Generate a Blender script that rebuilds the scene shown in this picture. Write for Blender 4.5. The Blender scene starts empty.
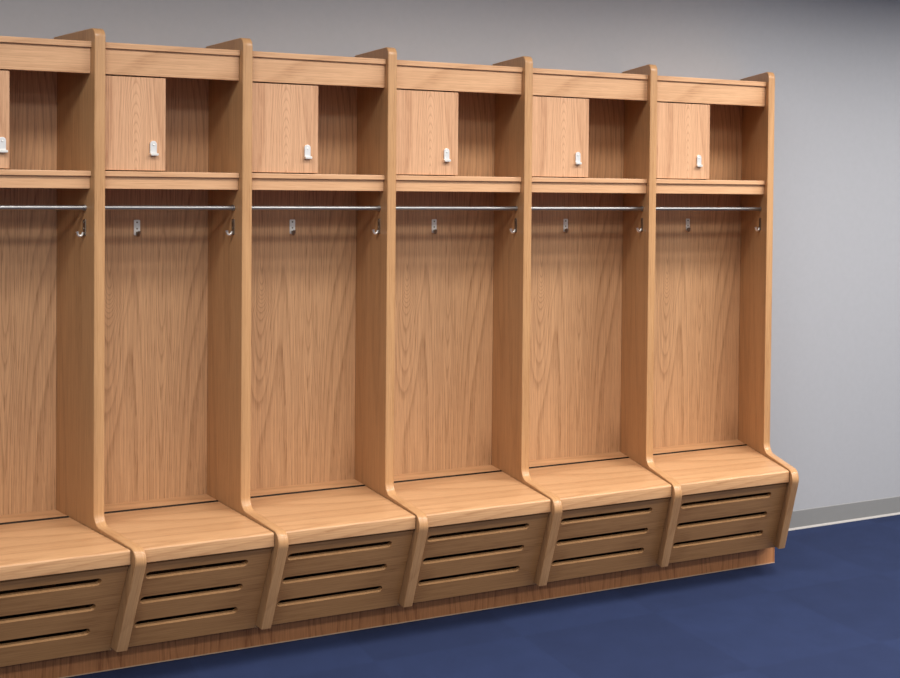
import bpy, bmesh, math
from mathutils import Vector
from mathutils.geometry import tessellate_polygon

sc = bpy.context.scene
COL = sc.collection

# ------------------------------------------------------------------ helpers
def srgb(r, g, b):
    def f(c):
        c /= 255.0
        return c / 12.92 if c <= 0.04045 else ((c + 0.055) / 1.055) ** 2.4
    return (f(r), f(g), f(b), 1.0)

class N:
    """small node-tree writer"""
    def __init__(self, name):
        self.m = bpy.data.materials.new(name)
        self.m.use_nodes = True
        self.t = self.m.node_tree
        self.b = self.t.nodes['Principled BSDF']
    def new(self, typ, **kw):
        n = self.t.nodes.new(typ)
        for k, v in kw.items():
            if k == 'ins':
                for a, c in v.items():
                    n.inputs[a].default_value = c
            else:
                setattr(n, k, v)
        return n
    def link(self, a, b):
        self.t.links.new(a, b)
    def math(self, op, a, b=None, c=None):
        n = self.new('ShaderNodeMath', operation=op)
        for i, v in enumerate((a, b, c)):
            if v is None: continue
            if isinstance(v, (int, float)): n.inputs[i].default_value = v
            else: self.link(v, n.inputs[i])
        return n.outputs[0]
    def mix(self, fac, a, b, blend='MIX'):
        n = self.new('ShaderNodeMix', data_type='RGBA', blend_type=blend)
        for i, v in ((0, fac), (6, a), (7, b)):
            if isinstance(v, (int, float)): n.inputs[i].default_value = v
            elif isinstance(v, tuple): n.inputs[i].default_value = v
            else: self.link(v, n.inputs[i])
        return n.outputs[2]
    def ramp(self, fac, stops):
        n = self.new('ShaderNodeValToRGB')
        e = n.color_ramp.elements
        while len(e) < len(stops): e.new(0.5)
        for el, (p, c) in zip(e, stops):
            el.position = p
            el.color = c if isinstance(c, tuple) else (c, c, c, 1)
        self.link(fac, n.inputs[0])
        return n.outputs[0]

def wood(name, axis, light, dark, seed=0.0, rings=16.0, pore=0.5, rough=0.38, ringmix=.45, width=3.2, zs=.13, band_dir=False, ridges=()):
    """oak veneer: grain runs along local `axis` (0 x, 2 z); cathedral bands, fine pores, flecks"""
    w = N(name)
    tc = w.new('ShaderNodeAttribute', attribute_name='grain')
    mp = w.new('ShaderNodeMapping')
    if axis == 0:
        mp.inputs['Rotation'].default_value = (0, math.radians(90), 0)
    mp.inputs['Location'].default_value = (seed, seed * .37, seed * 1.7)
    w.link(tc.outputs['Vector'], mp.inputs[0])
    def scaled(s):
        v = w.new('ShaderNodeVectorMath', operation='MULTIPLY')
        w.link(mp.outputs[0], v.inputs[0]); v.inputs[1].default_value = s
        return v.outputs[0]
    n1 = w.new('ShaderNodeTexNoise', ins={'Scale': 1.0, 'Detail': 1.5, 'Roughness': .35, 'Distortion': .25})
    w.link(scaled((width, width, width * zs)), n1.inputs['Vector'])
    grow = n1.outputs[0]
    if ridges:                                              # hearts of the flat-sawn leaves
        sx = w.new('ShaderNodeSeparateXYZ'); w.link(tc.outputs['Vector'], sx.inputs[0])
        for rx, rw, ra, z0, zw in ridges:
            q = w.math('DIVIDE', w.math('SUBTRACT', sx.outputs[0], rx), rw)
            q = w.math('EXPONENT', w.math('MULTIPLY', w.math('MULTIPLY', q, q), -1.0))
            if z0 is not None:                              # nested V where the leaf starts
                tz = w.math('TANH', w.math('DIVIDE', w.math('SUBTRACT', sx.outputs[2], z0), zw))
                q = w.math('MULTIPLY', q, w.math('ADD', tz, 1.0))
            grow = w.math('ADD', grow, w.math('MULTIPLY', q, ra))
    band = w.math('FRACT', w.math('MULTIPLY', grow, rings))
    band = w.ramp(band, [(0, 0.1), (.55, .15), (.88, 1.0), (1.0, 0.1)])
    n2 = w.new('ShaderNodeTexNoise', ins={'Scale': 1.0, 'Detail': 3.0, 'Roughness': .6})
    w.link(scaled((300, 4.0 if band_dir else 300, 4.0)), n2.inputs['Vector'])
    streak = w.ramp(n2.outputs[0], [(.38, 0.0), (.64, 1.0)])
    n3 = w.new('ShaderNodeTexNoise', ins={'Scale': 1.0, 'Detail': 2.0, 'Roughness': .5})
    w.link(scaled((420, 14 if band_dir else 420, 14)), n3.inputs['Vector'])
    pores = w.ramp(n3.outputs[0], [(.54, 0.0), (.68, 1.0)])
    n4 = w.new('ShaderNodeTexNoise', ins={'Scale': 1.0, 'Detail': 1.0})
    w.link(scaled((7, 7, .8)), n4.inputs['Vector'])
    broad = w.ramp(n4.outputs[0], [(.3, 0.0), (.7, 1.0)])
    f = w.math('MULTIPLY', band, ringmix)
    f = w.math('ADD', f, w.math('MULTIPLY', streak, .40))
    f = w.math('ADD', f, w.math('MULTIPLY', broad, .10))
    pb = w.math('MULTIPLY', pores, w.math('ADD', w.math('MULTIPLY', band, .6), .4))
    f = w.math('ADD', f, w.math('MULTIPLY', pb, pore))
    f = w.math('MINIMUM', f, 1.0)
    col = w.mix(f, light, dark)
    w.link(col, w.b.inputs['Base Color'])
    w.b.inputs['Roughness'].default_value = rough
    w.b.inputs['Specular IOR Level'].default_value = .4
    bp = w.new('ShaderNodeBump', ins={'Strength': .06, 'Distance': .002})
    bp.invert = True
    w.link(f, bp.inputs['Height'])
    w.link(bp.outputs[0], w.b.inputs['Normal'])
    return w.m

def metal(name, col, rough, scale=300):
    w = N(name)
    tc = w.new('ShaderNodeTexCoord')
    n = w.new('ShaderNodeTexNoise', ins={'Scale': scale, 'Detail': 2.0})
    w.link(tc.outputs['Object'], n.inputs['Vector'])
    w.b.inputs['Base Color'].default_value = col
    w.b.inputs['Metallic'].default_value = 1.0
    r = w.math('ADD', w.math('MULTIPLY', n.outputs[0], .12), rough)
    w.link(r, w.b.inputs['Roughness'])
    return w.m

L_OAK = srgb(216, 170, 126); D_OAK = srgb(158, 116, 80)
M = {}
M['oak_v'] = wood('oak_veneer_upright', 2, L_OAK, D_OAK, 0.0, rings=26, ringmix=.38, width=2.6, zs=.16, ridges=((-.100, .040, .16, 1.27, .07), (-.105, .045, .12, .95, .22), (.075, .04, .12, 1.50, -.26), (.085, .05, .12, 1.16, .3)))
M['oak_side_shaded'] = wood('oak_veneer_side_shaded', 2, srgb(190, 146, 102), srgb(142, 101, 65), 3.1, rings=9, ringmix=.2)  # same veneer, darkened: shade of the inner side faces is in the colour
M['oak_door'] = wood('oak_veneer_door', 2, srgb(230, 181, 140), srgb(182, 131, 94), 8.9, rings=26, width=3.0, ringmix=.40, zs=.10, ridges=((-.125, .035, .22, 2.0, -.26), (-.12, .05, .10, 1.80, -.2)))
M['oak_h'] = wood('oak_lipping', 0, srgb(228, 180, 136), srgb(180, 129, 88), 1.3, rings=12, ringmix=.3)
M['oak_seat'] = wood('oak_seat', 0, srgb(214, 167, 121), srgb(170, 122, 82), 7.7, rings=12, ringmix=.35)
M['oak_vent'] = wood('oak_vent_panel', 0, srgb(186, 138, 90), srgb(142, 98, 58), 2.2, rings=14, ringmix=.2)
M['oak_kick'] = wood('oak_plinth', 2, srgb(216, 150, 100), srgb(152, 94, 58), 9.1, rings=18, ringmix=.4)
M['oak_edge'] = wood('oak_edge_band', 2, srgb(204, 157, 110), srgb(170, 123, 80), 4.4, rings=6, ringmix=.25, rough=.3, band_dir=True)
M['chrome'] = metal('satin_steel_rod', (.34, .33, .32, 1), .38)
M['nickel'] = metal('brushed_nickel', (.86, .83, .78, 1), .42)
M['bright'] = metal('polished_nickel', (.78, .77, .75, 1), .5)
M['nickel_shaded'] = metal('shaded_nickel', (.30, .25, .20, 1), .35)  # nickel with shade put into its colour: side plates, back prongs, screws

def plain(name, col, rough=.7):
    w = N(name)
    tc = w.new('ShaderNodeTexCoord')
    n = w.new('ShaderNodeTexNoise', ins={'Scale': 40.0, 'Detail': 4.0})
    w.link(tc.outputs['Object'], n.inputs['Vector'])
    c2 = tuple(x * .93 for x in col[:3]) + (1,)
    w.link(w.mix(n.outputs[0], c2, col), w.b.inputs['Base Color'])
    w.b.inputs['Roughness'].default_value = rough
    return w
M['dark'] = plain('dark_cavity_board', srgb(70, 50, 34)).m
M['hinge'] = metal('dark_bronze_hinge', (.035, .025, .02, 1), .5)
M['strip'] = plain('pale_raw_edge', srgb(214, 180, 148)).m

# wall paint with a faint roller texture
w = plain('grey_wall_paint', srgb(175, 175, 178), .62)
tc = w.new('ShaderNodeTexCoord')
n = w.new('ShaderNodeTexNoise', ins={'Scale': 260.0, 'Detail': 2.0})
w.link(tc.outputs['Object'], n.inputs['Vector'])
bp = w.new('ShaderNodeBump', ins={'Strength': .05, 'Distance': .002})
w.link(n.outputs[0], bp.inputs['Height']); w.link(bp.outputs[0], w.b.inputs['Normal'])
M['wall'] = w.m
M['base'] = plain('grey_vinyl_base', srgb(140, 139, 137), .5).m
M['base_toe'] = plain('pale_vinyl_toe', srgb(176, 171, 166), .5).m
M['ceil'] = plain('white_ceiling', srgb(220, 220, 216), .9).m

# carpet tiles
w = N('blue_carpet_tiles')
tc = w.new('ShaderNodeTexCoord')
sep = w.new('ShaderNodeSeparateXYZ'); w.link(tc.outputs['Object'], sep.inputs[0])
TS = .61
fx = w.math('FLOOR', w.math('DIVIDE', w.math('ADD', sep.outputs[0], .22), TS))
fy = w.math('FLOOR', w.math('DIVIDE', w.math('ADD', sep.outputs[1], .10), TS))
cmb = w.new('ShaderNodeCombineXYZ'); w.link(fx, cmb.inputs[0]); w.link(fy, cmb.inputs[1])
wn = w.new('ShaderNodeTexWhiteNoise', noise_dimensions='2D'); w.link(cmb.outputs[0], wn.inputs['Vector'])
chk = w.math('MODULO', w.math('ABSOLUTE', w.math('ADD', fx, fy)), 2.0)
tile = w.math('ADD', w.math('MULTIPLY', chk, .6), w.math('MULTIPLY', wn.outputs[0], .4))
base = w.mix(tile, srgb(38, 48, 78), srgb(41, 52, 84))
n1 = w.new('ShaderNodeTexNoise', ins={'Scale': 700.0, 'Detail': 3.0, 'Roughness': .7})
w.link(tc.outputs['Object'], n1.inputs['Vector'])
n2 = w.new('ShaderNodeTexNoise', ins={'Scale': 7.0, 'Detail': 4.0, 'Roughness': .6})
w.link(tc.outputs['Object'], n2.inputs['Vector'])
fib = w.ramp(n1.outputs[0], [(.3, .62), (.7, 1.35)])
blot = w.ramp(n2.outputs[0], [(.3, .93), (.7, 1.06)])
c = w.mix(1.0, base, fib, 'MULTIPLY'); c = w.mix(1.0, c, blot, 'MULTIPLY')
w.link(c, w.b.inputs['Base Color'])
w.b.inputs['Roughness'].default_value = .95
w.b.inputs['Specular IOR Level'].default_value = .15
bp = w.new('ShaderNodeBump', ins={'Strength': .5, 'Distance': .004})
w.link(n1.outputs[0], bp.inputs['Height']); w.link(bp.outputs[0], w.b.inputs['Normal'])
M['carpet'] = w.m

# ------------------------------------------------------------------ geometry
def box(bm, x0, x1, y0, y1, z0, z1, nx=1):
    """box, cut nx times along x"""
    rows = []
    for k in range(nx + 1):
        x = x0 + (x1 - x0) * k / nx
        rows.append([bm.verts.new((x, y, z)) for y, z in ((y0, z0), (y1, z0), (y1, z1), (y0, z1))])
    for a, b in zip(rows, rows[1:]):
        for j in range(4):
            bm.faces.new((a[j], a[(j + 1) % 4], b[(j + 1) % 4], b[j]))
    bm.faces.new(rows[0][::-1]); bm.faces.new(rows[-1])

def prism(bm, loops, place, d0, d1):
    """extrude an outline with holes. loops: 2-D point lists, place(u, v, d) -> xyz"""
    flat = [p for lp in loops for p in lp]
    A = [bm.verts.new(place(u, v, d0)) for u, v in flat]
    B = [bm.verts.new(place(u, v, d1)) for u, v in flat]
    tris = tessellate_polygon([[Vector((u, v, 0)) for u, v in lp] for lp in loops])
    for t in tris:
        bm.faces.new([A[i] for i in t]); bm.faces.new([B[i] for i in reversed(t)])
    o = 0
    for lp in loops:
        k = len(lp)
        for i in range(k):
            j = (i + 1) % k
            bm.faces.new((A[o + i], A[o + j], B[o + j], B[o + i]))
        o += k

def tube(bm, pts, r, seg=12, cap=True):
    pts = [Vector(p) for p in pts]
    rings = []
    ref = None
    for i, p in enumerate(pts):
        d = (pts[min(i + 1, len(pts) - 1)] - pts[max(i - 1, 0)]).normalized()
        if ref is None:
            ref = Vector((0, 0, 1)) if abs(d.z) < .9 else Vector((1, 0, 0))
        u = d.cross(ref).normalized(); v = u.cross(d).normalized(); ref = v
        rr = r[i] if isinstance(r, (list, tuple)) else r
        rings.append([bm.verts.new(p + u * rr * math.cos(a) + v * rr * math.sin(a))
                      for a in (2 * math.pi * k / seg for k in range(seg))])
    for a, b in zip(rings, rings[1:]):
        for k in range(seg):
            bm.faces.new((a[k], a[(k + 1) % seg], b[(k + 1) % seg], b[k]))
    if cap:
        bm.faces.new(rings[0][::-1]); bm.faces.new(rings[-1])

def fillet(pts, rad, seg=8):
    """round the corners of an open/closed 2-D path; rad gives a radius per point"""
    out = []
    n_ = len(pts)
    for i, p in enumerate(pts):
        r = rad[i]
        if r <= 0:
            out.append(tuple(p)); continue
        P = Vector(p); A = Vector(pts[i - 1]); B = Vector(pts[(i + 1) % n_])
        a = (A - P).normalized(); b = (B - P).normalized()
        ang = a.angle(b)
        t = r / math.tan(ang / 2)
        c = P + (a + b).normalized() * (r / math.sin(ang / 2))
        s = P + a * t; e = P + b * t
        a0 = math.atan2(s.y - c.y, s.x - c.x); a1 = math.atan2(e.y - c.y, e.x - c.x)
        da = (a1 - a0 + math.pi) % (2 * math.pi) - math.pi
        for k in range(seg + 1):
            q = a0 + da * k / seg
            out.append((c.x + r * math.cos(q), c.y + r * math.sin(q)))
    return out

def finish(name, bm, mat, parent=None, loc=None, warp=None, bevel=0.0, smooth=None):
    bmesh.ops.recalc_face_normals(bm, faces=bm.faces)
    grain = [c for v in bm.verts for c in v.co]
    if warp:
        for v in bm.verts:
            v.co = warp(v.co)
    me = bpy.data.meshes.new(name)
    bm.to_mesh(me); bm.free()
    at = me.attributes.new('grain', 'FLOAT_VECTOR', 'POINT')   # where the grain sits on the board
    at.data.foreach_set('vector', grain)
    o = bpy.data.objects.new(name, me)
    COL.objects.link(o)
    me.materials.append(M[mat])
    if smooth is not None:
        for p in me.polygons: p.use_smooth = True
        me.set_sharp_from_angle(angle=math.radians(smooth))
    if bevel:
        b = o.modifiers.new('edge_round', 'BEVEL')
        b.width = bevel; b.segments = 2; b.limit_method = 'ANGLE'; b.angle_limit = math.radians(35)
    if parent: o.parent = parent
    if loc: o.location = loc
    return o

# ------------------------------------------------------------------ dimensions (metres; y = 0 is the wall, -y comes out to the room)
DIV = [-3.467, -2.9451, -2.4248, -1.8558, -1.2542, -0.6449, 0.0]    # centre lines of the upright panels
SKEW = [-.392, -.271, -.1498, -.018, .089, .2492, .3544]             # how far each upright fans out of square
DOOR_R = [-3.2643, -2.7312, -2.1487, -1.5509, -0.9295, -0.2884]
LATCH = [-3.2924, -2.7791, -2.1955, -1.6061, -0.9866, -0.35]
HOOK = [-3.3243, -2.7831, -2.1608, -1.5257, -0.8691, -0.1895]
T = .0375; YREF = -.46
Z_TOP, Y_UP = 2.282, -.3677
Y_BACK = -.0418
Z_SEAT = .5069; Y_LID = -.6607; Z_LID0 = .4569; Y_HINGE = -.1622
Y_SH, Z_SH1, Z_SH2, Y_SHF, Z_SH3 = -.3416, 1.7776, 1.7587, -.3309, 1.7147
Y_TP, Z_T1, Z_T2, Y_TF, Z_T3 = -.3429, 2.2347, 2.2136, -.3336, 2.1223
Y_ROD, Z_ROD = -.2927, 1.6462
Y_KICK = -.397; ZF = .007                                              # plinth face; finished floor level
YB, ZB = -.5528, .1287
DYB = -.012                                                           # rear of the lockers, just off the wall

# profile of an upright: (y, z), front path from rear top round to the rear of the foot
def upright_path():
    P = [(DYB, Z_TOP), (Y_UP, Z_TOP), (Y_UP, Z_SEAT + .016), (-.712, Z_SEAT + .005), (YB, ZB), (-.500, ZB), (-.500, .1190), (-.3815, .1190), (-.3815, ZF), (DYB, ZF)]
    R = [0, .034, .045, .042, 0, 0, 0, 0, 0, 0]
    return fillet(P, R, 10)

def inset_path(pts, d, i1):
    """core outline: offset points 0..i1 inwards by d, keep the rest"""
    out = []
    k = len(pts)
    for i, p in enumerate(pts):
        if i > i1:
            out.append(p); continue
        P = Vector(p)
        a = (P - Vector(pts[i - 1])) if i > 0 else (Vector(pts[1]) - P)
        b = (Vector(pts[(i + 1) % k]) - P) if i < i1 else a
        a = a.normalized(); b = b.normalized()
        t = (a + b).normalized()
        nrm = Vector((-t.y, t.x))          # left of travel
        c = max(.5, math.cos(a.angle(b) / 2)) if a.length and b.length else 1
        out.append(tuple(P + nrm * d / c))
    return out

PATH = upright_path()
# index of last point on the banded front (the foot of the sloping front)
I_END = min(range(len(PATH)), key=lambda i: (PATH[i][0] - YB) ** 2 + (PATH[i][1] - ZB) ** 2)
CORE = inset_path(PATH, .003, I_END)

def make_upright(xc, k, root, ox):
    """one shaped upright with its lacquered edge band"""
    wp = lambda co: Vector((co.x + k * (co.y - ly(YREF)), co.y, co.z))
    bm = bmesh.new()
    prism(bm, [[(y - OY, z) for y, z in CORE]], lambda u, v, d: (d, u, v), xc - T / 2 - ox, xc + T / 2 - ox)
    side = finish('side_panel', bm, 'oak_side_shaded', root, warp=wp)
    bm = bmesh.new()
    band = [(y - OY, z) for y, z in PATH[:I_END + 1]]
    inner = [(y - OY, z) for y, z in CORE[:I_END + 1]]
    b = .0035
    xs = [(xc - T / 2 - ox, inner), (xc - T / 2 - ox, None), ]
    # strip cross-section: inner-left, outer-left (eased), outer-right (eased), inner-right
    rows = []
    for (py, pz), (qy, qz) in zip(band, inner):
        ml = .25
        e = (py + (qy - py) * .9, pz + (qz - pz) * .9)
        x0 = xc - T / 2 - ox; x1 = xc + T / 2 - ox
        rows.append([bm.verts.new((x, y, z)) for x, y, z in (
            (x0, qy, qz), (x0, e[0], e[1]), (x0 + .0012, py + (qy - py) * .3, pz + (qz - pz) * .3), (x0 + .003, py, pz),
            (x1 - .003, py, pz), (x1 - .0012, py + (qy - py) * .3, pz + (qz - pz) * .3), (x1, e[0], e[1]), (x1, qy, qz))])
    for a, c in zip(rows, rows[1:]):
        for j in range(8):
            bm.faces.new((a[j], a[(j + 1) % 8], c[(j + 1) % 8], c[j]))
    bm.faces.new(rows[0]); bm.faces.new(rows[-1][::-1])
    finish('edge_band', bm, 'oak_edge', side, warp=wp, smooth=40)
    return side

OY = -.20                         # every locker's own origin sits at this depth, on the floor
def ly(y): return y - OY

def pill(cx, cy, hw, r, seg=8):
    pts = []
    for k in range(seg + 1):
        a = -math.pi / 2 + math.pi * k / seg
        pts.append((cx + hw - r + r * math.cos(a), cy + r * math.sin(a)))
    for k in range(seg + 1):
        a = math.pi / 2 + math.pi * k / seg
        pts.append((cx - hw + r + r * math.cos(a), cy + r * math.sin(a)))
    return pts

def coat_hook(root, place, mat):
    """flat screw plate with a prong bent up out of its foot. place(a, o, z): a along the board, o out of it"""
    bm = bmesh.new()
    out = fillet([(-.0105, -.030), (.0105, -.030), (.0105, .030), (-.0105, .030)], [.004] * 4, 4)
    prism(bm, [out], lambda u, v, d: place(u, d, v), 0.0, .003)
    h = finish('coat_hook', bm, mat, root, bevel=.0006)
    bm = bmesh.new()
    pth = [(0, .0064, -.016)]
    for k in range(9):
        a = math.pi * k / 8
        pth.append((0, .0150 - .0086 * math.cos(a), -.019 - .011 * math.sin(a)))
    pth.append((0, .0248, -.014))
    tube(bm, [place(*q) for q in pth], [.005] * 9 + [.0055, .0065], 10)
    finish('prong', bm, 'nickel_shaded' if mat == 'nickel' else 'nickel', h, smooth=50)
    for z in (.020, -.004):
        bm = bmesh.new()
        tube(bm, [place(0, .0028, z), place(0, .0042, z), place(0, .0046, z)], [.0036, .0034, .001], 10)
        finish('screw', bm, 'nickel_shaded', h, smooth=50)

def locker(i, label):
    XL, XR = DIV[i], DIV[i + 1]
    kL, kR = SKEW[i], SKEW[i + 1]
    ox = (XL + XR) / 2
    root = bpy.data.objects.new('locker', None)
    COL.objects.link(root)
    root.location = (ox, OY, 0)
    root.empty_display_size = .1
    root['label'] = label; root['category'] = 'locker'; root['group'] = 'oak lockers in the row'
    a = XL + T / 2 - ox; b = XR - T / 2 - ox            # inner faces
    def wp(co):
        f = min(1.0, max(0.0, (co.x - a) / (b - a)))
        return Vector((co.x + (kL + (kR - kL) * f) * (co.y - ly(YREF)), co.y, co.z))
    def unx(xw, y):
        """straight local x of a world x measured at depth y"""
        lo, hi = a, b
        for _ in range(40):
            mid = (lo + hi) / 2
            if wp(Vector((mid, ly(y), 0))).x + ox < xw: lo = mid
            else: hi = mid
        return (lo + hi) / 2
    if i == 0:
        make_upright(XL, kL, root, ox)
    make_upright(XR, kR, root, ox)
    G = .0006
    a2, b2 = a + G, b - G
    # back board
    bm = bmesh.new(); box(bm, a2, b2, ly(DYB), ly(Y_BACK), .03, Z_T2, 6)
    finish('back_panel', bm, 'oak_v', root, warp=wp)
    # top board with its eased nose, and the valance under it
    bm = bmesh.new(); box(bm, a2, b2, ly(Y_TP), ly(Y_BACK), Z_T2, Z_T1, 4)
    finish('top_board', bm, 'oak_h', root, warp=wp, bevel=.002)
    bm = bmesh.new(); box(bm, a2, b2, ly(Y_TF), ly(Y_TF + .019), Z_T3, Z_T2, 4)
    finish('valance', bm, 'oak_h', root, warp=wp, bevel=.0012)
    # hat shelf and its apron
    bm = bmesh.new(); box(bm, a2, b2, ly(Y_SH), ly(Y_BACK), Z_SH2, Z_SH1, 4)
    finish('shelf', bm, 'oak_h', root, warp=wp, bevel=.002)
    bm = bmesh.new(); box(bm, a2, b2, ly(Y_SHF), ly(Y_SHF + .019), Z_SH3, Z_SH2, 4)
    finish('shelf_apron', bm, 'oak_h', root, warp=wp, bevel=.0012)
    # lock box: partition and door with hasp
    dr = unx(DOOR_R[i], Y_TF)
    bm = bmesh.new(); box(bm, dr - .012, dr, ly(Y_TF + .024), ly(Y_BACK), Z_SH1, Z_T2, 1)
    finish('partition', bm, 'oak_side_shaded', root, warp=wp)
    bm = bmesh.new(); box(bm, a2 + .002, dr - .002, ly(Y_TF + .002), ly(Y_TF + .021), Z_SH1 + .004, Z_T3 - .005, 2)
    door = finish('door', bm, 'oak_door', root, warp=wp, bevel=.0012)
    lx = unx(LATCH[i], Y_TF) ; zc = 1.863; yf = ly(Y_TF + .002)
    bm = bmesh.new()
    arch = [(-.0115, -.022), (.0115, -.022), (.0115, .015)] + [(.0115 * math.cos(t), .015 + .0115 * math.sin(t)) for t in [math.pi * k / 8 for k in range(1, 8)]] + [(-.0115, .015)]
    prism(bm, [arch], lambda u, v, d: (lx + u, yf - d, zc + v), 0.0, .007)
    la = finish('latch', bm, 'bright', door, warp=wp, bevel=.0015)
    bm = bmesh.new()
    out = fillet([(-.0135, -.0045), (.0135, -.0045), (.0135, .0045), (-.0135, .0045)], [.003] * 4, 3)
    prism(bm, [out], lambda u, v, d: (lx + .001 + u, yf - d, zc - .0225 + v), 0.0, .016)
    finish('staple', bm, 'nickel', la, warp=wp, bevel=.001)
    bm = bmesh.new()
    tube(bm, [(lx, yf - .0068, zc + .012), (lx, yf - .0084, zc + .012), (lx, yf - .009, zc + .012)], [.0035, .003, .001], 10)
    finish('rivet', bm, 'nickel', la, warp=wp, smooth=50)
    # hanging rod and its end sockets
    bm = bmesh.new()
    tube(bm, [(a2 + (b2 - a2) * k / 6, ly(Y_ROD), Z_ROD) for k in range(7)], .0085, 16)
    rod = finish('hanging_rod', bm, 'chrome', root, warp=wp, smooth=50)
    for x0, x1 in ((a2, a2 + .006), (b2 - .006, b2)):
        bm = bmesh.new(); tube(bm, [(x0, ly(Y_ROD), Z_ROD), (x1, ly(Y_ROD), Z_ROD)], .0115, 16)
        finish('rod_socket', bm, 'chrome', rod, warp=wp, smooth=50)
    # coat hooks: one on the back, one on each upright
    hx = unx(HOOK[i], Y_BACK)
    def on_back(s, o, z): return wp(Vector((hx + s, ly(Y_BACK) - o, 1.566 + z)))
    coat_hook(root, on_back, 'nickel')
    yh = ly(-.288)
    def on_right(s, o, z): return wp(Vector((b - o, yh + s, 1.575 + z)))
    coat_hook(root, on_right, 'nickel_shaded')
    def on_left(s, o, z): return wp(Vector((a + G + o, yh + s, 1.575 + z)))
    coat_hook(root, on_left, 'nickel_shaded')
    # seat: fixed rear strip, hinged lid
    bm = bmesh.new(); box(bm, a2, b2, ly(Y_HINGE + .005), ly(Y_BACK), Z_LID0, Z_SEAT, 4)
    finish('seat_strip', bm, 'oak_seat', root, warp=wp, bevel=.001)
    bm = bmesh.new()
    sec = fillet([(ly(Y_LID), Z_LID0), (ly(Y_LID), Z_SEAT), (ly(Y_HINGE - .008), Z_SEAT - .0005), (ly(Y_HINGE - .008), Z_LID0)], [.003, .008, .002, 0], 5)
    secx = [a + .003 + (b - a - .006) * k / 5 for k in range(6)]
    rows = [[bm.verts.new((x, y, z)) for y, z in sec] for x in secx]
    for p, q in zip(rows, rows[1:]):
        for j in range(len(sec)):
            bm.faces.new((p[j], p[(j + 1) % len(sec)], q[(j + 1) % len(sec)], q[j]))
    bm.faces.new(rows[0]); bm.faces.new(rows[-1][::-1])
    finish('seat', bm, 'oak_seat', root, warp=wp, smooth=35)
    bm = bmesh.new()
    tube(bm, [(a + .004 + (b - a - .008) * k / 6, ly(Y_HINGE - .0015), Z_SEAT - .001) for k in range(7)], .0052, 12)
    finish('piano_hinge', bm, 'hinge', root, warp=wp, smooth=50)
    # raked front panel with three vent slots
    y0, z0, y1, z1 = -.500, .1195, -.6411, .4475
    ln = math.hypot(y1 - y0, z1 - z0)
    dy, dz = (y1 - y0) / ln, (z1 - z0) / ln
    ny, nz = dz, -dy                                       # inwards
    s0 = a + .030; s1 = b - .083
    loops = [[(a2, 0), (a2 + (b2 - a2) * .33, 0), (a2 + (b2 - a2) * .66, 0), (b2, 0), (b2, ln), (a2 + (b2 - a2) * .66, ln), (a2 + (b2 - a2) * .33, ln), (a2, ln)]]
    for zc in (.401, .304, .208):
        loops.append(pill((s0 + s1) / 2, (zc - z0) / dz, (s1 - s0) / 2, .0142)[::-1])
    bm = bmesh.new()
    prism(bm, loops, lambda u, v, d: (u, ly(y0 + dy * v) + ny * d, z0 + dz * v + nz * d), 0.0, .019)
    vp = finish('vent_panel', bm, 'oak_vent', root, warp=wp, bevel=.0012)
    vp.data.materials.append(M['oak_edge'])                # up-facing slot lips: light from above put into their colour
    for p in vp.data.polygons:
        c = p.center; u = c.x - (s0 + s1) / 2
        v = c.z - z0
        if abs(p.normal.x) < .99 and .03 < v < .32 and p.normal.z > .5 and p.normal.y < 0: p.material_index = 1
    # rail under the lid's nose, boards that close the shoe bin
    bm = bmesh.new(); box(bm, a2, b2, ly(-.636), ly(-.610), .4475, Z_LID0 - .001, 4)
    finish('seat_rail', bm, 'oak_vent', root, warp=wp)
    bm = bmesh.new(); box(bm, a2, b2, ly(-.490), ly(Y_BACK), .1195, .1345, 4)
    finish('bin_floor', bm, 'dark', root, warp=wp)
    # plinth
    xe = XR - ox + (.040 if i == 5 else 0)
    xe -= .0003; xs = XL + .0003 - ox
    bm = bmesh.new(); box(bm, xs, xe, ly(Y_KICK), ly(Y_KICK + .015), ZF + .003, .1185, 6)
    def wpk(co):
        f = min(1.0, max(0.0, (co.x - xs) / (XR - XL)))
        return Vector((co.x + (kL + (kR - kL) * f) * (co.y - ly(YREF)), co.y, co.z))
    kick = finish('plinth', bm, 'oak_kick', root, warp=wpk, bevel=.001)
    bm = bmesh.new(); box(bm, xs, xe, ly(Y_KICK - .001), ly(Y_KICK + .012), ZF, ZF + .0035, 6)
    finish('plinth_edge', bm, 'strip', kick, warp=wpk)
    return root

LABELS = [
    'oak locker cut off by the left border of the photo, mostly out of frame',
    'second oak open locker from the left border, the leftmost one shown whole',
    'third oak locker from the left border, right of the leftmost whole one',
    'fourth oak locker from the left border, third from the right end of the row',
    'oak locker second from the right end, beside the end locker',
    'oak locker at the right end of the row, next to the bare grey wall',
]
for i in range(6):
    locker(i, LABELS[i])

# ------------------------------------------------------------------ the room
def structure(name, bm, mat, **kw):
    o = finish(name, bm, mat, **kw); o['kind'] = 'structure'; return o
X0, X1, YF, ZC = -7.0, 6.0, -8.0, 3.05
YW = -.0094
bm = bmesh.new(); box(bm, X0, X1, YF, YW + .1, -.1, ZF); structure('floor', bm, 'carpet')
bm = bmesh.new(); box(bm, X0, X1, YW, YW + .1, ZF, ZC); structure('wall_back', bm, 'wall')
bm = bmesh.new(); box(bm, X0, X1, YF, YW + .1, ZC, ZC + .1); structure('ceiling', bm, 'ceil')
XB = .10
bm = bmesh.new()
sec = [(YW, 0.0), (YW - .003, .012), (YW - .0035, .090), (YW, .0935)]
sec = [(YW - .004, .0095), (YW - .003, .0925), (YW, .0945), (YW, .0095)]
prism(bm, [sec], lambda u, v, d: (d, u, v + ZF), XB, X1)
base = structure('baseboard_back', bm, 'base')
bm = bmesh.new()
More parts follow.
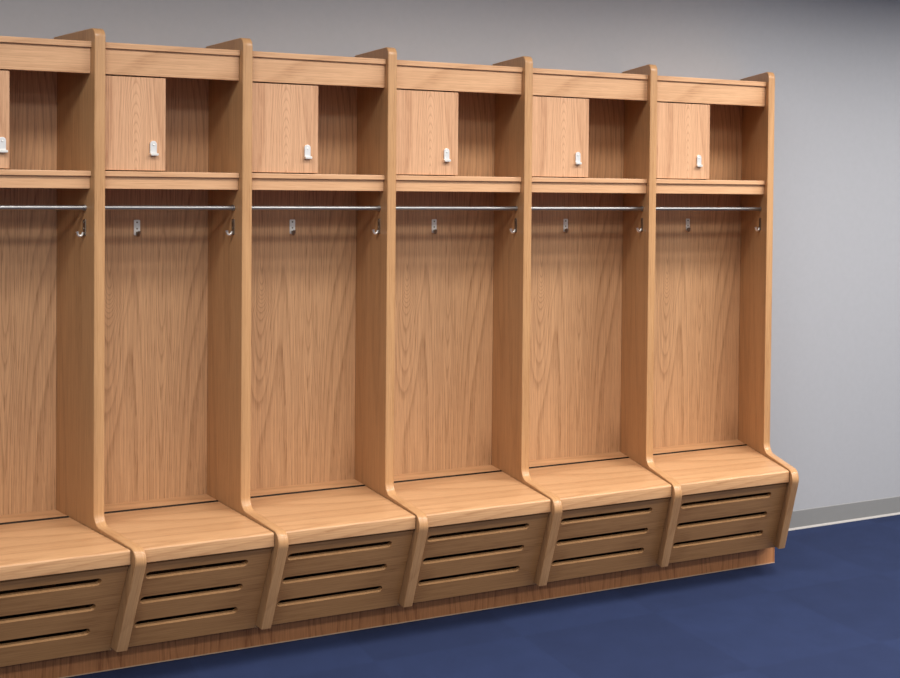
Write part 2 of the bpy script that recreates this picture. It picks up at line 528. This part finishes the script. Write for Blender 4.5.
sec = [(YW - .013, 0.0), (YW - .012, .003), (YW - .006, .009), (YW, .0095), (YW, 0.0)]
prism(bm, [sec], lambda u, v, d: (d, u, v + ZF), XB, X1)
finish('baseboard_toe', bm, 'base_toe', base)

# ------------------------------------------------------------------ light: rows of ceiling panels and the room's soft bounce
def panel(x, y, e, sx=1.2, sy=.6, z=ZC - .03, col=(1, .98, .955)):
    l = bpy.data.lights.new('ceiling_panel', 'AREA'); l.shape = 'RECTANGLE'; l.size = sx; l.size_y = sy
    l.energy = e; l.color = col; l.spread = math.radians(164)   # louvred panels
    o = bpy.data.objects.new('ceiling_panel', l); COL.objects.link(o); o.location = (x, y, z)
for x, e1, e2, e3, e4 in ((-5.0, 16, 26, 30, 30), (-3.3, 24, 32, 30, 30), (-1.6, 34, 36, 32, 30), (.1, 46, 38, 32, 30), (1.8, 48, 40, 32, 30), (3.5, 24, 30, 30, 30)):
    panel(x, -1.5, e1, 1.0, .45)
    panel(x, -3.0, e2)
    panel(x, -5.0, e3)
    panel(x, -7.2, e4)
wd = bpy.data.worlds.new('room_bounce'); sc.world = wd; wd.use_nodes = True
wd.node_tree.nodes['Background'].inputs[0].default_value = (1.0, .98, .96, 1)
wd.node_tree.nodes['Background'].inputs[1].default_value = .27

# ------------------------------------------------------------------ camera
F, CX, CY, YAW, PITCH, ROLL = 1171.8624, 450.0, 214.1923, .4408, -.0195, .0087
Fv = Vector((math.sin(YAW) * math.cos(PITCH), math.cos(YAW) * math.cos(PITCH), math.sin(PITCH)))
R = Vector((math.cos(YAW), -math.sin(YAW), 0)); U = R.cross(Fv)
R2 = math.cos(ROLL) * R + math.sin(ROLL) * U; U2 = -math.sin(ROLL) * R + math.cos(ROLL) * U
cam = bpy.data.cameras.new('camera'); co = bpy.data.objects.new('camera', cam); COL.objects.link(co)
from mathutils import Matrix
mw = Matrix((R2, U2, -Fv)).transposed().to_4x4(); mw.translation = Vector((-3.617, -4.6353, 1.716))
co.matrix_world = mw
cam.sensor_fit = 'HORIZONTAL'; cam.sensor_width = 36; cam.lens = F / 900 * 36
cam.shift_x = 0.0; cam.shift_y = (CY - 339) / 900
cam.clip_start = .05
sc.camera = co
vs = sc.view_settings
vs.view_transform = 'Standard'; vs.look = 'None'; vs.gamma = 1.0; vs.exposure = -.22
vs.use_curve_mapping = False
